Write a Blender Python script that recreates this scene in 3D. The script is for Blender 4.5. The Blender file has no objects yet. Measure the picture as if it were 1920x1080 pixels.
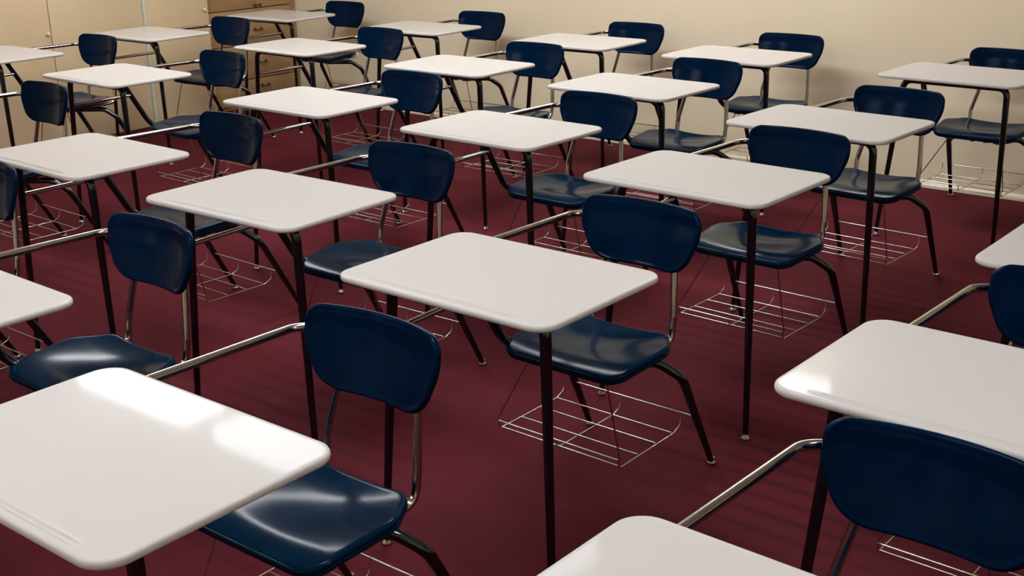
import bpy, bmesh, math
from mathutils import Vector, Matrix

scene = bpy.context.scene
COL = scene.collection

# ------------------------------------------------------------------ helpers
def tag(o, label=None, cat=None, group=None, kind=None):
    if label: o['label'] = label
    if cat: o['category'] = cat
    if group: o['group'] = group
    if kind: o['kind'] = kind
    return o

def link_mesh(name, verts, faces, mat, parent=None, smooth=True, sharp=None):
    me = bpy.data.meshes.new(name)
    me.from_pydata([tuple(v) for v in verts], [], faces)
    bm = bmesh.new(); bm.from_mesh(me)
    bmesh.ops.recalc_face_normals(bm, faces=bm.faces)
    bm.to_mesh(me); bm.free()
    if smooth:
        me.polygons.foreach_set('use_smooth', [True] * len(me.polygons))
        if sharp: me.set_sharp_from_angle(angle=math.radians(sharp))
    me.materials.append(mat)
    o = bpy.data.objects.new(name, me)
    COL.objects.link(o)
    if parent: o.parent = parent
    return o

def empty(name, loc=(0, 0, 0), rz=0.0):
    o = bpy.data.objects.new(name, None)
    o.empty_display_size = .1
    o.location = loc; o.rotation_euler = (0, 0, rz)
    COL.objects.link(o)
    return o

def fillet(pts, rad, n=6):
    """polyline with its corners rounded; rad: one radius or one per inner corner"""
    pts = [Vector(p) for p in pts]
    out = [pts[0]]
    for i in range(1, len(pts) - 1):
        r = rad[i - 1] if isinstance(rad, (list, tuple)) else rad
        a, b, c = pts[i - 1], pts[i], pts[i + 1]
        u = (a - b).normalized(); v = (c - b).normalized()
        ang = u.angle(v)
        if r <= 0 or ang > math.pi - .02:
            out.append(b); continue
        d = min(r / math.tan(ang / 2), .48 * (a - b).length, .48 * (c - b).length)
        p0, p1 = b + u * d, b + v * d
        for k in range(n + 1):
            t = k / n
            out.append(p0 * (1 - t) ** 2 + b * 2 * t * (1 - t) + p1 * t ** 2)
    out.append(pts[-1])
    return out

def tube_geo(path, radius, sides=12, cap=True):
    """radius: number or function of the distance fraction along the path"""
    path = [Vector(p) for p in path]
    L = [0.0]
    for a, b in zip(path, path[1:]): L.append(L[-1] + (b - a).length)
    tan = []
    for i in range(len(path)):
        a = path[max(0, i - 1)]; b = path[min(len(path) - 1, i + 1)]
        tan.append((b - a).normalized())
    ref = Vector((0, 0, 1)) if abs(tan[0].z) < .9 else Vector((1, 0, 0))
    nrm = (ref - tan[0] * ref.dot(tan[0])).normalized()
    V, F = [], []
    for i, p in enumerate(path):
        if i:
            nrm = nrm - tan[i] * nrm.dot(tan[i]); nrm.normalize()
        bi = tan[i].cross(nrm)
        r = radius(L[i] / L[-1]) if callable(radius) else radius
        for k in range(sides):
            a = 2 * math.pi * k / sides
            V.append(p + (nrm * math.cos(a) + bi * math.sin(a)) * r)
    n = len(path)
    for i in range(n - 1):
        for k in range(sides):
            k2 = (k + 1) % sides
            F.append((i * sides + k, i * sides + k2, (i + 1) * sides + k2, (i + 1) * sides + k))
    if cap:
        F.append(tuple(range(sides))); F.append(tuple((n - 1) * sides + k for k in range(sides)))
    return V, F

def merge(*geos):
    V, F = [], []
    for v, f in geos:
        o = len(V); V += list(v); F += [tuple(i + o for i in q) for q in f]
    return V, F

def tube(name, path, radius, mat, parent=None, sides=12):
    v, f = tube_geo(path, radius, sides)
    return link_mesh(name, v, f, mat, parent, sharp=50)

def lathe_geo(prof, c, n=16):
    V, F = [], []
    for r, z in prof:
        for k in range(n):
            a = 2 * math.pi * k / n
            V.append(Vector((c[0] + r * math.cos(a), c[1] + r * math.sin(a), c[2] + z)))
    for i in range(len(prof) - 1):
        for k in range(n):
            k2 = (k + 1) % n
            F.append((i * n + k, i * n + k2, (i + 1) * n + k2, (i + 1) * n + k))
    F.append(tuple(range(n))); F.append(tuple((len(prof) - 1) * n + k for k in range(n)))
    return V, F

def box_geo(x0, x1, y0, y1, z0, z1):
    V = [Vector((x, y, z)) for z in (z0, z1) for y in (y0, y1) for x in (x0, x1)]
    F = [(0, 1, 3, 2), (4, 5, 7, 6), (0, 1, 5, 4), (2, 3, 7, 6), (0, 2, 6, 4), (1, 3, 7, 5)]
    return V, F

def bevel_box(name, x0, x1, y0, y1, z0, z1, mat, parent=None, bev=.004, seg=2):
    v, f = box_geo(x0, x1, y0, y1, z0, z1)
    me = bpy.data.meshes.new(name); me.from_pydata([tuple(p) for p in v], [], f)
    bm = bmesh.new(); bm.from_mesh(me)
    bmesh.ops.recalc_face_normals(bm, faces=bm.faces)
    if bev: bmesh.ops.bevel(bm, geom=bm.edges[:], offset=bev, segments=seg, affect='EDGES', profile=.5)
    bm.to_mesh(me); bm.free()
    me.polygons.foreach_set('use_smooth', [True] * len(me.polygons))
    me.set_sharp_from_angle(angle=math.radians(40))
    me.materials.append(mat)
    o = bpy.data.objects.new(name, me); COL.objects.link(o)
    if parent: o.parent = parent
    return o

# ------------------------------------------------------------------ materials
def new_mat(name):
    m = bpy.data.materials.new(name); m.use_nodes = True
    nt = m.node_tree
    return m, nt, nt.nodes['Principled BSDF']

def noise_col(nt, bs, c0, c1, scale, detail=3, coord='Object', lo=.35, hi=.65):
    tc = nt.nodes.new('ShaderNodeTexCoord')
    nz = nt.nodes.new('ShaderNodeTexNoise'); nz.inputs['Scale'].default_value = scale; nz.inputs['Detail'].default_value = detail
    cr = nt.nodes.new('ShaderNodeValToRGB')
    cr.color_ramp.elements[0].position = lo; cr.color_ramp.elements[1].position = hi
    cr.color_ramp.elements[0].color = (*c0, 1); cr.color_ramp.elements[1].color = (*c1, 1)
    nt.links.new(tc.outputs[coord], nz.inputs['Vector'])
    nt.links.new(nz.outputs['Fac'], cr.inputs['Fac'])
    nt.links.new(cr.outputs['Color'], bs.inputs['Base Color'])
    return tc, nz, cr

def add_bump(nt, bs, tc, scale, strength, dist=.001, coord='Object'):
    nz = nt.nodes.new('ShaderNodeTexNoise'); nz.inputs['Scale'].default_value = scale; nz.inputs['Detail'].default_value = 2
    bp = nt.nodes.new('ShaderNodeBump'); bp.inputs['Strength'].default_value = strength; bp.inputs['Distance'].default_value = dist
    nt.links.new(tc.outputs[coord], nz.inputs['Vector'])
    nt.links.new(nz.outputs['Fac'], bp.inputs['Height'])
    nt.links.new(bp.outputs['Normal'], bs.inputs['Normal'])

def mat_desk():
    m, nt, bs = new_mat('desk_laminate')
    noise_col(nt, bs, (.515, .488, .464), (.550, .522, .497), 900, 1)
    bs.inputs['Roughness'].default_value = .06
    bs.inputs['Specular IOR Level'].default_value = .016
    return m

def mat_plastic(name, c0, c1, rough, spec):
    m, nt, bs = new_mat(name)
    tc, _, _ = noise_col(nt, bs, c0, c1, 14, 3)
    bs.inputs['Roughness'].default_value = rough
    bs.inputs['Specular IOR Level'].default_value = spec
    add_bump(nt, bs, tc, 260, .05)
    return m

def mat_chrome(name, g, rough, cool=False):
    m, nt, bs = new_mat(name)
    noise_col(nt, bs, *(((g * .66, g * .90, g), (g * .72, g * .96, g * 1.06)) if cool else ((g * .92, g * .9, g * .86), (g, g * .985, g * .95))), 35, 2)
    bs.inputs['Metallic'].default_value = 1
    bs.inputs['Roughness'].default_value = rough
    return m

def mat_plain(name, c0, c1, scale, rough, bump=None):
    m, nt, bs = new_mat(name)
    tc, _, _ = noise_col(nt, bs, c0, c1, scale, 3)
    bs.inputs['Roughness'].default_value = rough
    if bump: add_bump(nt, bs, tc, *bump)
    return m

def mat_floor():
    m, nt, bs = new_mat('maroon_floor')
    tc, nz, cr = noise_col(nt, bs, (.074, .0115, .0172), (.116, .0180, .0262), 1.3, 4, lo=.3, hi=.7)
    # narrow dark stripes running along the rows (object x = along the rows)
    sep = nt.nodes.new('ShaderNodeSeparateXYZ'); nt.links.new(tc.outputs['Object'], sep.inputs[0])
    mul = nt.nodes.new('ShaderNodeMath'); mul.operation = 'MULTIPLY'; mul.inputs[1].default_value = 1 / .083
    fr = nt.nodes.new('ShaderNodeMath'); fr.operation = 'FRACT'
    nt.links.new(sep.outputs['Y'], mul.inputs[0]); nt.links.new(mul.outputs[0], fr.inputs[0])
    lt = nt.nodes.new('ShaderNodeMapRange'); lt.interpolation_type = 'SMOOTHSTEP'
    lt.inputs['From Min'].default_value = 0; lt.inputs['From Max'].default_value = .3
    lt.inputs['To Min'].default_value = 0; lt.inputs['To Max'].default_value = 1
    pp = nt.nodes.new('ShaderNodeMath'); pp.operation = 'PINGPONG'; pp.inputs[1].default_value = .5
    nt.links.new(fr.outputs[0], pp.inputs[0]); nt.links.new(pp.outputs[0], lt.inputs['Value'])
    # the stripes fade out in large patches
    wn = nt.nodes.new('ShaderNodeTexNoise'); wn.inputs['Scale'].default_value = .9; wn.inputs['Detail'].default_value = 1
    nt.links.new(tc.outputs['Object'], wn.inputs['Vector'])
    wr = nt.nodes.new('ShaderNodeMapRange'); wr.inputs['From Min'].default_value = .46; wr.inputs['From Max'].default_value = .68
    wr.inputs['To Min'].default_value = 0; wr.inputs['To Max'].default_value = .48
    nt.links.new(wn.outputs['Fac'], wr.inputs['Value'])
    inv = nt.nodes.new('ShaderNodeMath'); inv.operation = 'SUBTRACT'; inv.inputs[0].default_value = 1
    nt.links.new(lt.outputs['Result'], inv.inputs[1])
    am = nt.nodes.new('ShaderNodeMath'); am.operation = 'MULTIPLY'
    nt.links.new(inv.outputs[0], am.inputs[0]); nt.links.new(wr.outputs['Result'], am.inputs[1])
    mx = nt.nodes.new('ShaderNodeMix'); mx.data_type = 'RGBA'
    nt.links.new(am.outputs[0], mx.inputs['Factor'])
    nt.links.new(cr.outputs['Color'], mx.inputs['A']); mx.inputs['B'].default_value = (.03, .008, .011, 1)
    # fine speckle
    sp = nt.nodes.new('ShaderNodeTexNoise'); sp.inputs['Scale'].default_value = 420; sp.inputs['Detail'].default_value = 1
    nt.links.new(tc.outputs['Object'], sp.inputs['Vector'])
    sr = nt.nodes.new('ShaderNodeMapRange'); sr.inputs['From Min'].default_value = .3; sr.inputs['From Max'].default_value = .7
    sr.inputs['To Min'].default_value = .8; sr.inputs['To Max'].default_value = 1.2
    nt.links.new(sp.outputs['Fac'], sr.inputs['Value'])
    vm = nt.nodes.new('ShaderNodeVectorMath'); vm.operation = 'SCALE'
    nt.links.new(mx.outputs['Result'], vm.inputs[0]); nt.links.new(sr.outputs['Result'], vm.inputs['Scale'])
    nt.links.new(vm.outputs[0], bs.inputs['Base Color'])
    bs.inputs['Roughness'].default_value = .65
    bs.inputs['Specular IOR Level'].default_value = .02
    return m

def mat_wood():
    m, nt, bs = new_mat('cabinet_wood')
    tc = nt.nodes.new('ShaderNodeTexCoord')
    mp = nt.nodes.new('ShaderNodeMapping'); mp.inputs['Scale'].default_value = (2, 2.2, 26)
    nz = nt.nodes.new('ShaderNodeTexNoise'); nz.inputs['Scale'].default_value = 2.2; nz.inputs['Detail'].default_value = 5
    cr = nt.nodes.new('ShaderNodeValToRGB')
    cr.color_ramp.elements[0].position = .3; cr.color_ramp.elements[1].position = .7
    cr.color_ramp.elements[0].color = (.32, .19, .083, 1); cr.color_ramp.elements[1].color = (.42, .265, .125, 1)
    nt.links.new(tc.outputs['Object'], mp.inputs[0]); nt.links.new(mp.outputs[0], nz.inputs['Vector'])
    nt.links.new(nz.outputs['Fac'], cr.inputs['Fac']); nt.links.new(cr.outputs['Color'], bs.inputs['Base Color'])
    bs.inputs['Roughness'].default_value = .45
    return m

def mat_emit(name, col, s):
    m, nt, bs = new_mat(name)
    bs.inputs['Base Color'].default_value = (.9, .9, .9, 1)
    bs.inputs['Emission Color'].default_value = (*col, 1)
    bs.inputs['Emission Strength'].default_value = s
    return m

M_DESK = mat_desk()
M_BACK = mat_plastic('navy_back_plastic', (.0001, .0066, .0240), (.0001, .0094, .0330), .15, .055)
M_SEAT = mat_plastic('navy_seat_plastic', (.0002, .0105, .0295), (.0003, .0138, .0380), .15, .06)  # same plastic as the back, lightened in colour to stand for gloss
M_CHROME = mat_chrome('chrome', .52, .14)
M_LEG = mat_chrome('darkened_chrome', .105, .15, True)  # darkened in colour; blue tint offsets red reflected from the floor
M_WIRE = mat_chrome('basket_wire', .55, .25)
M_BLACK = mat_plain('black_steel', (.010, .010, .012), (.016, .016, .018), 40, .4)
M_WALL = mat_plain('beige_paint', (.83, .72, .515), (.86, .75, .54), 1.1, .6, (180, .12))
M_CAB = mat_plain('cabinet_paint', (.70, .545, .335), (.75, .59, .37), 1.4, .5)
M_TRIMC = mat_plain('cream_trim', (.74, .66, .50), (.78, .70, .54), 6, .4)
M_STRIP = mat_plain('pale_metal', (.66, .70, .58), (.72, .76, .64), 8, .35)
M_WOOD = mat_wood()
M_CEIL = mat_plain('ceiling_white', (.80, .79, .76), (.84, .83, .80), 3, .9)
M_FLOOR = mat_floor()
M_KNOB = mat_plain('dark_bronze', (.05, .032, .018), (.07, .045, .025), 30, .35)
M_KNOBL = mat_plain('light_knob', (.78, .68, .48), (.82, .72, .52), 30, .3)
M_LIGHT = mat_emit('diffuser_glow', (.97, .995, 1.03), 22.0)
M_FRAME = mat_plain('white_enamel', (.75, .75, .73), (.8, .8, .78), 10, .4)

# ------------------------------------------------------------------ the room
# room axes: A runs along the rows of desks, B towards the bare wall
ANG = math.atan2(-.644, .765)
E1 = Vector((math.cos(ANG), math.sin(ANG), 0)); E2 = Vector((-math.sin(ANG), math.cos(ANG), 0))
ROOM = Matrix.Rotation(ANG, 4, 'Z')
A0, A1, B0, B1, H = -7.62, 2.6, -3.0, 6.13, 2.75
def room_obj(name, geo, mat, kind='structure'):
    o = link_mesh(name, geo[0], geo[1], mat, smooth=False)
    o.rotation_euler = (0, 0, ANG)
    tag(o, kind=kind)
    return o
T = .12
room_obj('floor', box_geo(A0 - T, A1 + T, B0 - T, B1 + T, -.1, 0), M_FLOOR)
room_obj('ceiling', box_geo(A0 - T, A1 + T, B0 - T, B1 + T, H, H + .1), M_CEIL)
room_obj('wall_back', box_geo(A0 - T, A1 + T, B1, B1 + T, 0, H), M_WALL)
room_obj('wall_front', box_geo(A0 - T, A1 + T, B0 - T, B0, 0, H), M_WALL)
room_obj('wall_left', box_geo(A0 - T, A0, B0, B1, 0, H), M_WALL)
room_obj('wall_right', box_geo(A1, A1 + T, B0, B1, 0, H), M_WALL)
# quarter-round strip where the bare wall meets the floor
def quarter(a0, a1, b, r):
    V, F = [], []
    prof = [(0, 0)] + [(-r * math.cos(t), r * math.sin(t)) for t in [math.pi / 2 * k / 6 for k in range(7)]]
    for a in (a0, a1):
        for db, z in prof: V.append(Vector((a, b + db, z)))
    n = len(prof)
    for k in range(n): F.append((k, (k + 1) % n, n + (k + 1) % n, n + k))
    F.append(tuple(range(n))); F.append(tuple(range(n, 2 * n)))
    return V, F
room_obj('baseboard_back', quarter(-7.12, A1, B1, .028), M_TRIMC)

# ceiling lights -------------------------------------------------------------
def ceiling_light(a, b, la, label):
    o = empty('ceiling_light'); o.matrix_world = ROOM @ Matrix.Translation((a, b, H))
    tag(o, label, 'ceiling light', 'ceiling lights in rows over the desks')
    w = .35
    # wrap-around fixture: white top plate with a rim, glowing lens made deep so its sides brighten the walls
    fr = merge(box_geo(-la/2, la/2, -w/2, w/2, -.02, 0),
               box_geo(-la/2, la/2, -w/2, -w/2 + .012, -.034, -.02), box_geo(-la/2, la/2, w/2 - .012, w/2, -.034, -.02))
    link_mesh('light_frame', *fr, M_FRAME, o, smooth=False)
    bevel_box('diffuser', -la/2 + .006, la/2 - .006, -w/2 + .014, w/2 - .014, -.125, -.021, M_LIGHT, o, .03, 3)
    return o
LIGHTS = []
for row, b, As in (('over the second and third rows of desks', 3.65, (-5.82, -4.53, -3.24)),
                   ('added to even the light over the fifth row of desks', 1.4, (-1.95, .63)),  # unseen lamps, added to even out brightness across the desks
                   ('added to even the light, over the open floor before the desks', -.85, (-4.53, -1.95))):  # these two are unseen and added for even brightness as well
    for i, a in enumerate(As):
        LIGHTS.append(ceiling_light(a, b, 1.02, f"white ceiling light {row}, {('first', 'second', 'third')[i]} from the cabinets"))
LIGHTS.append(ceiling_light(-3.22, 5.86, 1.02, 'white ceiling light standing alone over the row of desks against the bare wall'))

# ------------------------------------------------------------------ cabinets along the wall with the drawers
def knob(name, parent, p, mat, r=.013):
    prof = [(.006, 0), (.006, .012), (r, .017), (r, .024), (r * .6, .029)]
    V, F = lathe_geo(prof, (0, 0, 0), 12)
    V = [Vector((v.z, v.y, v.x)) + Vector(p) for v in V]
    return link_mesh(name, V, F, mat, parent, sharp=40)

def beige_cabinet(b0, b1, front, label, knob_b, knob_z):
    o = empty('storage_cabinet'); o.matrix_world = ROOM @ Matrix.Translation((A0 + .01, b0, 0))
    d = front - (A0 + .01); w = b1 - b0
    tag(o, label, 'cabinet', 'tall beige cabinets')
    bevel_box('body', 0, d - .021, .002, w - .002, 0, 2.2, M_CAB, o, .003)
    bevel_box('door', d - .02, d, .004, w - .004, .012, 2.19, M_CAB, o, .003)
    if knob_b is not None:
        kn = knob('knob', [c for c in o.children if c.name.startswith('door')][0], (d, knob_b - b0, knob_z), M_KNOBL, .011)
    return o
FR = -7.12
beige_cabinet(3.36, 4.088, FR + .012, 'tall beige cabinet with a small pale knob, farther from the drawers than the others', 4.058, .70)
beige_cabinet(4.092, 4.760, FR, 'plain tall beige cabinet beside the pale vertical strip, showing no knob', None, None)
c3 = beige_cabinet(4.781, 5.288, FR, 'tall beige cabinet standing between the pale strip and the wooden drawer cabinet', 5.244, .738)
st = bevel_box('edge_strip', 0, FR + .014 - (A0 + .01), 4.763, 4.778, 0, 2.2, M_STRIP, None, .002)
st.matrix_world = ROOM @ Matrix.Translation((A0 + .01, 0, 0))
tag(st, 'pale greenish metal strip standing upright between two tall beige cabinets', 'trim strip')

dc = empty('drawer_cabinet'); dcb = 5.293; dcf = -7.17 - (A0 + .01); dcw = 6.115 - dcb
dc.matrix_world = ROOM @ Matrix.Translation((A0 + .01, dcb, 0))
tag(dc, 'wooden drawer cabinet in the room corner beside the bare beige wall', 'cabinet')
bevel_box('body', 0, dcf - .022, 0, dcw, 0, 2.2, M_WOOD, dc, .003)
mid = 5.742 - dcb
for s, (y0, y1) in (('l', (.006, mid - .002)), ('r', (mid + .002, dcw - .06))):
    dr = bevel_box('door', dcf - .02, dcf, y0, y1, .704, 2.19, M_WOOD, dc, .003)
    ky = mid - .022 if s == 'l' else mid + .022
    knob('knob', dr, (dcf, ky, .722), M_KNOB)
for z0, z1, kz in ((.455, .697, .553), (.205, .449, .318), (.03, .199, .148)):
    dr = bevel_box('drawer', dcf - .02, dcf, 0.006, dcw - .06, z0, z1, M_WOOD, dc, .004)
    yk = mid + (.553 - kz) * .06
    g = [tube_geo(fillet([(dcf - .002, yk - .03, kz), (dcf + .022, yk - .03, kz - .004), (dcf + .022, yk + .03, kz - .004), (dcf - .002, yk + .03, kz)], .008, 3), .0045, 8)]
    for s in (-1, 1):
        V, F = lathe_geo([(.012, 0), (.012, .004), (.006, .008)], (0, 0, 0), 12)
        g.append(([Vector((v.z + dcf, v.y + yk + s * .03, v.x + kz)) for v in V], F))
    link_mesh('pull', *merge(*g), M_KNOB, dr, sharp=40)

# ------------------------------------------------------------------ student desk
W, DEP, TOPZ = .61, .443, .74
XB = -.03         # centre of the backrest
XS = -.05         # centre of the seat

def tabletop_geo():
    ins, r = .010, .040
    hx, hy = W / 2 - ins, DEP / 2 - ins
    ys = set()
    for k in range(9):
        t = math.pi / 2 * k / 8
        y = hy - r + r * math.sin(t); ys.add(round(y, 6)); ys.add(round(-y, 6))
    for k in range(1, 10): ys.add(round(-(hy - r) + 2 * (hy - r) * k / 10, 6))
    gy0, gy1 = -.206, -.192
    for k in range(12): ys.add(round(gy0 + (gy1 - gy0) * k / 11, 6))
    ys = sorted(ys)
    NU = 48
    def X(y):
        e = abs(y) - (hy - r)
        return hx if e <= 0 else hx - r + math.sqrt(max(0, r * r - e * e))
    V, F = [], []
    def groove(x, y):
        e = max(0.0, min(1.0, (.226 - abs(x)) / .03))
        e = e * e * (3 - 2 * e)
        u = (y - gy0) / (gy1 - gy0)
        if not 0 < u < 1: return 0
        lip = .0013 * math.exp(-((u - .12) / .09) ** 2) + .0013 * math.exp(-((u - .88) / .09) ** 2)
        ch = .0016 * max(0, 1 - abs((u - .5) / .30) ** 3)
        return e * (lip - ch)
    for y in ys:
        for k in range(NU + 1):
            x = (2 * k / NU - 1) * X(y)
            V.append(Vector((x, y, TOPZ + groove(x, y))))
    R = len(ys); C = NU + 1
    for i in range(R - 1):
        for k in range(NU):
            F.append((i * C + k, i * C + k + 1, (i + 1) * C + k + 1, (i + 1) * C + k))
    loop = [k for k in range(C)] + [i * C + C - 1 for i in range(1, R)] + [(R - 1) * C + k for k in range(C - 2, -1, -1)] + [i * C for i in range(R - 2, 0, -1)]
    def nrm(p):
        cx = max(-(hx - r), min(hx - r, p.x)); cy = max(-(hy - r), min(hy - r, p.y))
        d = Vector((p.x - cx, p.y - cy, 0))
        return d.normalized() if d.length > 1e-7 else Vector((0, 1 if p.y > 0 else -1, 0))
    base = [V[i].copy() for i in loop]; nn = [nrm(p) for p in base]
    prev = loop
    for off, z in ((.0012, .74), (.0050, .7397), (.0076, .7387), (.0093, .7362), (.010, .7328), (.0095, .7284), (.0074, .7260), (.002, .7250), (-.02, .7248)):
        cur = []
        for p, n in zip(base, nn):
            V.append(Vector((p.x + n.x * off, p.y + n.y * off, z))); cur.append(len(V) - 1)
        m = len(cur)
        for k in range(m):
            F.append((prev[k], prev[(k + 1) % m], cur[(k + 1) % m], cur[k]))
        prev = cur
    F.append(tuple(prev))
    return V, F

def ring_shell(outline, surf, rim, inner, thick):
    """outline: CCW 2-D loop. surf(u,v)->Vector on the face, nvec: unit normal of the face.
    rim: list of (inward offset, depth below the face); inner: scale factors towards the centre."""
    n = len(outline)
    cx = sum(p[0] for p in outline) / n; cy = sum(p[1] for p in outline) / n
    nr = []
    for i in range(n):
        a = outline[i - 1]; b = outline[(i + 1) % n]
        t = Vector((b[0] - a[0], b[1] - a[1])).normalized(); nr.append(Vector((t.y, -t.x)))
    V, F = [], []
    def add_ring(pts, depth):
        s = len(V)
        for (x, y) in pts:
            p, nv = surf(x, y); V.append(p - nv * depth)
        return list(range(s, s + n))
    def inset(d): return [(outline[i][0] - nr[i].x * d, outline[i][1] - nr[i].y * d) for i in range(n)]
    def scaled(pts, k): return [(cx + (x - cx) * k, cy + (y - cy) * k) for x, y in pts]
    d0, z0 = rim[0]
    rings = []
    first = inset(d0)
    for k in inner: rings.append((scaled(first, k), z0))       # from the centre outwards
    for d, z in rim: rings.append((inset(d), z))
    last = inset(rim[-1][0])
    for k in reversed(inner): rings.append((scaled(last, k), rim[-1][1] if k > .93 else thick))
    prev = None; idx0 = None
    for pts, dep in rings:
        cur = add_ring(pts, dep)
        if prev is None:
            p, nv = surf(cx, cy); V.append(p - nv * z0); c = len(V) - 1
            for k in range(n): F.append((c, cur[k], cur[(k + 1) % n]))
        else:
            for k in range(n): F.append((prev[k], prev[(k + 1) % n], cur[(k + 1) % n], cur[k]))
        prev = cur
    p, nv = surf(cx, cy); V.append(p - nv * thick); c = len(V) - 1
    for k in range(n): F.append((c, prev[(k + 1) % n], prev[k]))
    return V, F

def round_poly(corners, per=14, edge=9):
    """corners: (x, y, r) CCW -> loop with rounded corners"""
    n = len(corners); out = []
    for i in range(n):
        p = Vector(corners[i][:2]); a = Vector(corners[i - 1][:2]); b = Vector(corners[(i + 1) % n][:2]); r = corners[i][2]
        u = (a - p).normalized(); v = (b - p).normalized()
        ang = u.angle(v); d = r / math.tan(ang / 2)
        p0 = p + u * d; p1 = p + v * d
        c = p + (u + v).normalized() * (r / math.sin(ang / 2))
        a0 = math.atan2(p0.y - c.y, p0.x - c.x); a1 = math.atan2(p1.y - c.y, p1.x - c.x)
        da = (a1 - a0 + math.pi) % (2 * math.pi) - math.pi
        arc = [(c.x + r * math.cos(a0 + da * k / per), c.y + r * math.sin(a0 + da * k / per)) for k in range(per + 1)]
        if out:
            q = Vector(out[-1])
            for k in range(1, edge): out.append(tuple(q.lerp(Vector(arc[0]), k / edge)))
        out += arc
    q = Vector(out[-1]); f = Vector(out[0])
    for k in range(1, edge): out.append(tuple(q.lerp(f, k / edge)))
    return out

def seat_geo():
    # loop in (x, y), counter-clockwise; y grows towards the backrest
    ol = round_poly([(-.188, .272, .055), (.188, .272, .055), (.203, .48, .10), (.140, .578, .050), (-.140, .578, .050), (-.203, .48, .10)])
    def z(x, y):
        v = (y - .272) / .32
        h = .431
        h += -.012 * math.exp(-(((y - .47) / .11) ** 2 + (x / .14) ** 2))            # dish
        h += .016 * max(0, abs(x) / .19) ** 2.5 * (lambda q: q * q * (3 - 2 * q))(max(0, min(1, (v + .05) / .85)))        # raised flanks towards the rear
        h += .010 * max(0, (v - .70) / .30) ** 2                                     # raised rear edge
        f = max(0, (.345 - y) / .075)
        h -= .017 * f * f                                                             # waterfall front
        return h
    def surf(x, y):
        e = 1e-3
        nv = Vector((-(z(x + e, y) - z(x - e, y)) / (2 * e), -(z(x, y + e) - z(x, y - e)) / (2 * e), 1)).normalized()
        return Vector((x + XS, y, z(x, y))), nv
    rim = [(.016, 0), (.010, 0), (.005, .0008), (.0015, .004), (.0, .0085), (.0022, .0115), (.005, .0125), (.003, .0150), (.0015, .0185), (.003, .0225), (.007, .0245), (.012, .0235), (.014, .012)]
    return ring_shell(ol, surf, rim, (.08, .16, .24, .32, .4, .48, .56, .64, .72, .79, .85, .9, .94, .97), .010)

def back_geo():
    # loop in (x, z) relative to the backrest centre
    ol = round_poly([(-.138, -.088, .082), (.138, -.088, .082), (.182, .012, .10), (.180, .085, .038), (-.180, .085, .038), (-.182, .012, .10)])
    def yy(x, z):
        y = .648 - .040 * min(1.3, (x / .18) ** 2)
        zz = z + .682
        t = (.722 - zz)
        # lower part reclined, upper part turned back a little past a soft crease
        s = .26 * t if t > 0 else .08 * t
        k = .010; sm = .5 * (t + math.sqrt(t * t + k * k))
        y -= .06 * t + .20 * sm
        y += .010 * max(0, (zz - .745) / .03) ** 2
        return y
    def surf(x, z):
        e = 1e-3
        dx = (yy(x + e, z) - yy(x - e, z)) / (2 * e); dz = (yy(x, z + e) - yy(x, z - e)) / (2 * e)
        nv = Vector((dx, -1, dz)).normalized()
        return Vector((x + XB, yy(x, z), z + .682)), nv
    rim = [(.016, 0), (.0095, 0), (.007, -.0012), (.0045, -.0012), (.0018, .001), (0, .005), (.0, .009), (.002, .0125), (.006, .014), (.010, .013)]
    return ring_shell(ol, surf, rim, (.08, .16, .24, .32, .4, .48, .56, .64, .72, .79, .85, .9, .94, .97), .010)

RL = .0132
def leg_r(L, foot=.0085, taper=.30):
    # radius over the path fraction: full, then tapering towards the foot
    def f(t):
        return RL if t < 1 - taper else RL + (foot - RL) * (t - (1 - taper)) / taper
    return f

def add_leg(root, path, taper):
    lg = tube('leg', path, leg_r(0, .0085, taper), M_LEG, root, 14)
    p = path[-1]
    prof = [(.0125, -.0), (.0145, .003), (.0140, .008), (.0095, .013), (.0088, .020)]
    V, F = lathe_geo(prof, (p[0], p[1], 0), 14)
    link_mesh('glide', V, F, M_CHROME, lg, sharp=50)
    return lg

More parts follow.
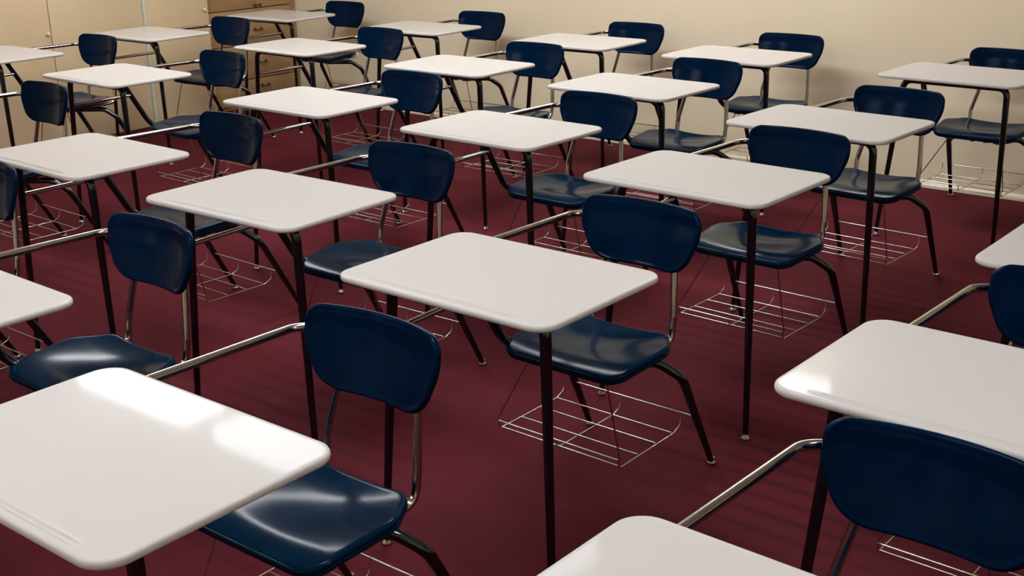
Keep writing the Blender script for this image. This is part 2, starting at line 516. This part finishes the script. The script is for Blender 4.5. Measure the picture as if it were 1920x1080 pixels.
def make_desk():
    root = empty('student_desk')
    link_mesh('tabletop', *tabletop_geo(), M_DESK, root, sharp=60)
    # front frame: two legs joined by a tube under the front edge
    zt = .7110
    cz = -.108
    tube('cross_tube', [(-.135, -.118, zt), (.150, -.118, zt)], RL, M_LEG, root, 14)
    pl = fillet([(.145, -.118, zt), (.226, -.118, zt), (.233, -.112, .006)], .055, 8)
    add_leg(root, pl, .22)
    pr = fillet([(-.130, -.118, zt), (-.212, -.120, zt), (-.293, -.110, .006)], .055, 8)
    add_leg(root, pr, .22)
    # armrest tube along the sitter's right-hand side
    tube('armrest_tube', fillet([(-.245, -.05, .7150), (-.252, .25, .7065), (-.250, .612, .702), (-.20, .655, .702), (-.10, .668, .702), (.03, .668, .702)], [.1, .05, .05, .05], 8), .0095, M_CHROME, root)
    tube('side_rail', [(-.2265, -.112, .588), (-.247, .215, .585)], .0085, M_CHROME, root)
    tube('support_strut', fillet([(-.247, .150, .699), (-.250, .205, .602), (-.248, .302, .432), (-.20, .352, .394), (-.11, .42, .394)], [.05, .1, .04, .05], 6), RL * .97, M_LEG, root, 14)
    # chair
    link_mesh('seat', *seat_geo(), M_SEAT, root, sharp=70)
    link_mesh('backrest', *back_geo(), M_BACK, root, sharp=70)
    for xt, xb in ((.058, .076), (-.132, -.186)):
        tube('back_upright', fillet([(xt, .656, .742), (xt, .650, .69), (xb, .622, .470), (xb * .99, .612, .3985), (xb * .88, .50, .3935), (xb * .80, .31, .392)], [.05, .06, .05, .05], 7), .0092, M_CHROME, root)
    for xb in (.055, -.168):
        bevel_box('seat_bracket', xb - .02, xb + .02, .33, .50, .380, .4065, M_BLACK, root, .003)
    add_leg(root, fillet([(-.04, .420, .374), (.085, .535, .371), (.134, .578, .325), (.126, .761, .006)], [.06, .06], 8), .55)
    add_leg(root, fillet([(-.09, .420, .374), (-.195, .535, .371), (-.262, .578, .325), (-.298, .765, .006)], [.06, .06], 8), .55)
    # wire book basket hung under the seat
    r = .0021; g = []
    x0, x1 = -.310, .088
    zb = .137
    g.append(tube_geo([(-.278, .656, .184), (.130, .656, .184)], r * 1.15, 8))
    g.append(tube_geo(fillet([(-.165, .305, .404), (-.165, .305, .385), (x0 - .004, .352, .163), (x1 + .006, .352, .163), (.090, .30, .385), (.090, .30, .404)], [.01, .008, .008, .01], 4), r * 1.15, 8))
    for y in (.364, .448, .532, .612):
        g.append(tube_geo([(x0 + .004, y, zb + .003), (x1 - .004, y, zb + .003)], r, 8))
    for x in (x0, (x0 + x1) / 2, x1):
        g.append(tube_geo(fillet([(x, .353, .163), (x, .358, zb), (x, .618, zb), (x, .650, .150), (x, .655, .186)], [.01, .02, .02], 4), r, 8))
    link_mesh('book_basket', *merge(*g), M_WIRE, root, sharp=60)
    return root

def copy_tree(o, parent=None):
    c = o.copy(); COL.objects.link(c)
    if parent: c.parent = parent
    for ch in list(o.children): copy_tree(ch, c)
    return c

WALLROW = 'in row against bare wall'
SEC = 'in second row off bare wall'
THI = 'in third row off bare wall'
FOU = 'in fourth row off bare wall'
FIF = 'in fifth row off bare wall'
ORD = ('first', 'second', 'third', 'fourth', 'fifth', 'sixth')
# (x, y, heading, row phrase, place in that row counted from the cabinets)
DESKS = [
    (-.0298, 2.6104, -.6939, FOU, 3), (-.6718, 3.3629, -.6676, FOU, 2), (-1.3984, 3.9829, -.7136, FOU, 1),
    (-.7903, 4.9081, -.6949, THI, 2), (-.0267, 4.2656, -.7126, THI, 3), (-1.8066, 5.7167, -.7200, THI, 1),
    (-1.0911, 6.5730, -.7120, SEC, 1), (-.2229, 5.7854, -.6864, SEC, 2), (.5249, 5.1087, -.7213, SEC, 3),
    (.5750, 3.5008, -.7175, THI, 4), (1.1275, 4.2560, -.7318, SEC, 4), (1.1034, 5.9265, -.6944, WALLROW, 3),
    (1.9469, 5.2238, -.7152, WALLROW, 4), (.3815, 6.5465, -.6645, WALLROW, 2), (-.4986, 7.3003, -.6521, WALLROW, 1),
    (-1.4605, 8.1411, -.6613, WALLROW, 0), (-2.0831, 7.2926, -.6856, SEC, 0), (-2.6694, 6.5157, -.6903, THI, 0),
    (-.6435, 1.7614, -.6794, FIF, 2), (-1.2979, 2.5274, -.7097, FIF, 1), (.8091, 1.9256, -.7045, FOU, 4),
    (.2554, 1.1705, -.7077, FIF, 3), (1.4131, 2.6219, -.6949, THI, 5), (-2.3768, 4.8166, -.7097, FOU, 0),
    (-2.0049, 3.2624, -.6942, FIF, 0),
]
proto = make_desk()
for i, (x, y, a, row, k) in enumerate(DESKS):
    o = proto if i == 0 else copy_tree(proto)
    o.location = (x, y, 0); o.rotation_euler = (0, 0, a)
    tag(o, f'white desk with blue seat, {ORD[k]} from the cabinets {row}', 'school desk', 'student desks in rows')

# ------------------------------------------------------------------ camera
F, PITCH, ROLL, CZ, CX, CY = 2302.6458, .3259, -.021, 1.5901, 958.33, 537.79
cp, sp = math.cos(PITCH), math.sin(PITCH)
fw = Vector((0, cp, -sp)); up = Vector((0, sp, cp)); rt = Vector((1, 0, 0))
c, s = math.cos(ROLL), math.sin(ROLL)
rt2 = rt * c + up * s; up2 = -rt * s + up * c
cam = bpy.data.cameras.new('camera'); co = bpy.data.objects.new('camera', cam); COL.objects.link(co)
M = Matrix((rt2, up2, -fw)).transposed().to_4x4(); M.translation = (0, 0, CZ)
co.matrix_world = M
cam.sensor_fit = 'HORIZONTAL'; cam.sensor_width = 36; cam.lens = F / 1920 * 36
cam.shift_x = (960 - CX) / 1920; cam.shift_y = (CY - 540) / 1920
cam.clip_start = .05
scene.camera = co

# ------------------------------------------------------------------ world and colour management
w = bpy.data.worlds.new('world'); scene.world = w; w.use_nodes = True
w.node_tree.nodes['Background'].inputs[0].default_value = (.5, .5, .5, 1)
w.node_tree.nodes['Background'].inputs[1].default_value = .3
vs = scene.view_settings
vs.view_transform = 'Standard'; vs.look = 'None'; vs.gamma = 1; vs.use_curve_mapping = False
vs.exposure = 0.0
scene.cycles.use_denoising = True
scene.cycles.max_bounces = 8; scene.cycles.diffuse_bounces = 5; scene.cycles.glossy_bounces = 4
scene.cycles.sample_clamp_indirect = 6
